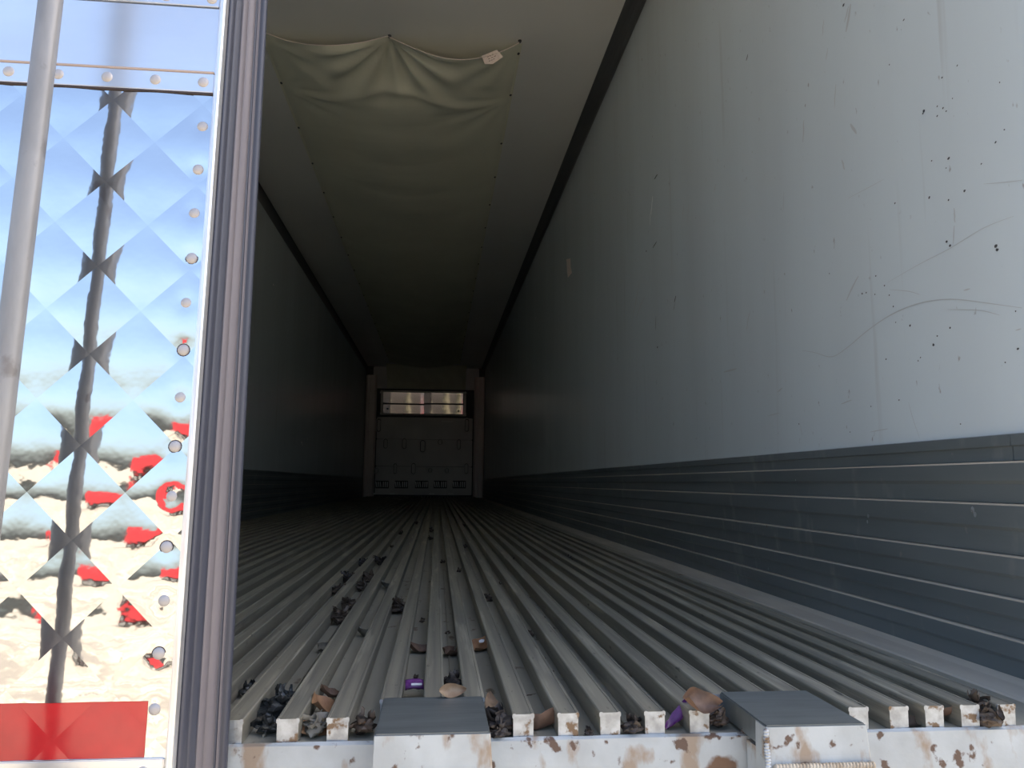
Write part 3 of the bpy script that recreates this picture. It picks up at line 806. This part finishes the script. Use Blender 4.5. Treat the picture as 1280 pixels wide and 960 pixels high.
# wrapper by the centre block
bm = bmesh.new()
bmesh.ops.create_grid(bm, x_segments=12, y_segments=8, size=1)
for v in bm.verts:
    a, b = v.co.x, v.co.y
    v.co = Vector((a*.0135, b*.0085, .0025*(1-a*a)+.0022*noise.noise(Vector((a*2.5, b*2.5, 4)))))
g = bmesh.ops.extrude_face_region(bm, geom=bm.faces[:])
bmesh.ops.translate(bm, vec=(0, 0, .004), verts=[v for v in g['geom'] if isinstance(v, bmesh.types.BMVert)])
o = obj('plastic_wrapper', bm, 'purple_film', smooth=True)
tag(o, 'glossy purple wrapper with a white stripe behind the centre block', 'wrapper'); put(o, 515, 869, 'c', (.5, 0, .05), zoff=.012)
b2 = bmesh.new(); box(b2, -.005, .011, -.0065, -.0020, .0062, .0078, bev=.0005)
obj('white_stripe', b2, 'white_film', o)
# middle distance
litter('dry_leaf', 'leaf', lf, 522, 813, 20, 'brown_leaf', 'round brown leaf left of the central rib pair', rot=(.25, .2, .3), W=.95, curl=.8)
litter('dry_leaf', 'leaf', lf, 562, 817, 22, 'brown_leaf', 'rounded reddish-brown leaf in the middle channel', rot=(.35, .1, 1.2), W=.9, curl=.8)
o = litter('dry_leaf', 'leaf', lf, 600, 810, 24, 'orange_leaf', 'orange leaf with a white torn scrap on its tip', rot=(.35, -.2, 1.0), W=.8, curl=.9)
b2 = leaf_bm(.016, .010, .5, 8); bmesh.ops.translate(b2, vec=(.010, .001, .011), verts=b2.verts); sc = obj('white_scrap', b2, 'white_film', o); sc['label'] = 'white scrap stuck to the leaf'
litter('dry_leaf', 'leaf', lf, 450, 794, 20, 'grey_leaf', 'greyish-tan curled leaf three channels left of the middle', W=.8, curl=1.0)
litter('dry_leaf', 'leaf', lf, 400, 812, 22, 'grey_leaf', 'pale grey leaf edge-on in a channel at left, front of the leaf trail', rot=(.7, 0, 1.2), W=.6)
litter('leaf_clump', 'leaf litter', cp_, 496, 765, 22, 'litter', 'ragged brown leaf clump alone in its channel left of the middle')
litter('leaf_clump', 'leaf litter', cp_, 419, 779, 24, 'litter', 'nearest clump of the dark leaf trail on the left')
litter('leaf_clump', 'leaf litter', cp_, 432, 762, 18, 'litter', 'second clump of the dark leaf trail on the left')
litter('leaf_clump', 'leaf litter', cp_, 418, 743, 16, 'litter', 'leftmost clump of the leaf trail, below the blackest one')
litter('leaf_clump', 'leaf litter', cp_, 427, 728, 18, 'dark_litter', 'blackest clump of the leaf trail on the left')
litter('leaf_clump', 'leaf litter', cp_, 448, 738, 16, 'litter', 'dark clump in the right channel of the leaf trail, nearer one')
litter('leaf_clump', 'leaf litter', cp_, 455, 727, 16, 'litter', 'dark clump in the right channel of the leaf trail, farther one')
litter('leaf_clump', 'leaf litter', cp_, 471, 706, 14, 'dark_litter', 'black clump near the far end of the leaf trail, right channel')
litter('leaf_clump', 'leaf litter', cp_, 449, 707, 12, 'dark_litter', 'black clump near the far end of the leaf trail, left channel')
litter('dry_leaf', 'leaf', lf, 480, 735, 16, 'grey_leaf', 'pale grey curled leaf right of the dark leaf trail', W=.7)
litter('dry_leaf', 'leaf', lf, 821, 790, 18, 'grey_leaf', 'grey curled leaf alone in a channel on the right half', W=.7, curl=1.2)
litter('dry_leaf', 'leaf', lf, 964, 811, 26, 'dark_litter', 'thin black leaf scrap lying across a channel far right', rot=(.1, .1, 2.7), W=.25, curl=.4)
litter('leaf_clump', 'leaf litter', cp_, 613, 750, 12, 'litter', 'brown clump in the channel above the white-tipped leaf')
litter('leaf_clump', 'leaf litter', cp_, 669, 794, 12, 'litter', 'small brown clump right of the white-tipped leaf')
litter('leaf_clump', 'leaf litter', cp_, 713, 704, 12, 'dark_litter', 'flat black clump on the far ribs toward the right wall')
litter('dry_leaf', 'leaf', lf, 665, 866, 16, 'litter', 'thin dark twig-like leaf in the channel two ribs right of the centre block', rot=(0, 0, .3), W=.2, curl=.3)
CR = [(496, 668, 'crumb beyond the far end of the leaf trail on the left'), (486, 684, 'crumb at the far end of the leaf trail'), (536, 674, 'nearer of two crumbs close together in the far middle channel'),
      (537, 664, 'farther of two crumbs close together in the far middle channel'), (551, 703, 'crumb in a middle channel left of the orange-leaf column'), (574, 714, 'crumb straight beyond the white-tipped orange leaf'),
      (582, 684, 'crumb in the far middle, right of the crumb pair'), (627, 731, 'crumb just beyond the brown clump above the white-tipped leaf'), (686, 822, 'nearest crumb in the channels right of the white-tipped leaf'),
      (668, 748, 'crumb in the channel right of the brown clump'), (540, 776, 'crumb beyond the round brown leaf near the centre'), (578, 658, 'far crumb right of the middle rib pair'),
      (519, 655, 'farthest crumb left of the middle'), (676, 772, 'crumb just beyond the small brown clump on the right half'), (640, 700, 'lone far crumb right of centre'),
      (558, 790, 'crumb just beyond the reddish-brown leaf'), (331, 727, 'lone crumb at far left beside the door seal'), (684, 838, 'crumb nearest the second bright rib end'),
      (525, 845, 'crumb beyond the purple wrapper'), (798, 727, 'crumb farthest right, toward the kick plate')]
for x, y, t_ in CR:
    litter('leaf_crumb', 'leaf crumb', 'crumb', x, y, 8, 'litter', 'tiny dark '+t_, group='dark leaf crumbs in the floor channels')

# ================================================================ YARD BEHIND THE CAMERA (seen in the reflections)
tr = empty('semi_truck', (-4.5, -27, -1.3)); tag(tr, 'red box truck parked in the yard behind the camera, seen only as reflections', 'truck')
def tp(name, bm, m): o = obj(name, bm, m, tr); return o
tp('cargo_box', bx(-5.5, 2.0, -1.2, 1.2, 1.0, 2.9, bev=.04), 'redp')
tp('cab', bx(2.15, 4.0, -1.1, 1.1, .55, 2.5, bev=.12), 'redp')
tp('windscreen', bx(3.2, 3.9, 1.08, 1.12, 1.5, 2.2), 'glass')
tp('chassis', bx(-5.3, 3.9, -.4, .4, .6, 1.0), 'tyre')
tp('bumper', bx(3.95, 4.2, -1.1, 1.1, .4, .8, bev=.04), 'chrome')
for x in (-4.6, -3.5, 3.0):
    for sy in (-1, 1):
        bm = bmesh.new(); cyl(bm, (x, sy*.85, .5), (x, sy*1.15, .5), .5, seg=24)
        wh = tp('wheel', bm, 'tyre')
        bm = bmesh.new(); cyl(bm, (x, sy*1.14, .5), (x, sy*1.19, .5), .25, seg=16); obj('hub', bm, 'chrome', wh)
for i, (x, y, h, n) in enumerate(((-4.6, -96, 6.5, 'dark fir behind the yard, left of the other firs'), (-1.2, -99, 5.0, 'short dark fir behind the camera'), (1.6, -94, 6.0, 'slim dark fir straight behind the opening'),
                               (3.9, -98, 7.0, 'taller dark fir at the back of the yard'), (7.5, -96, 5.5, 'lone dark fir right of the tall one'), (12, -92, 8, 'widest dark fir at the yard corner'))):
    t_ = empty('fir_tree', (x, y, -1.3)); tag(t_, n, 'tree', group='firs behind the yard')
    bm = bmesh.new(); cyl(bm, (0, 0, -.1), (0, 0, h*.4), .16, .1, seg=10); obj('trunk', bm, 'bark', t_)
    bm = bmesh.new()
    for k in range(9):
        z0 = h*(.12+.095*k); r0 = h*.20*(1-k/9.5)
        cyl(bm, (R_.uniform(-.1, .1), 0, z0), (0, 0, z0+h*.17), r0*R_.uniform(.85, 1.15), r0*.15, seg=14)
    obj('crown', bm, 'leafg', t_)
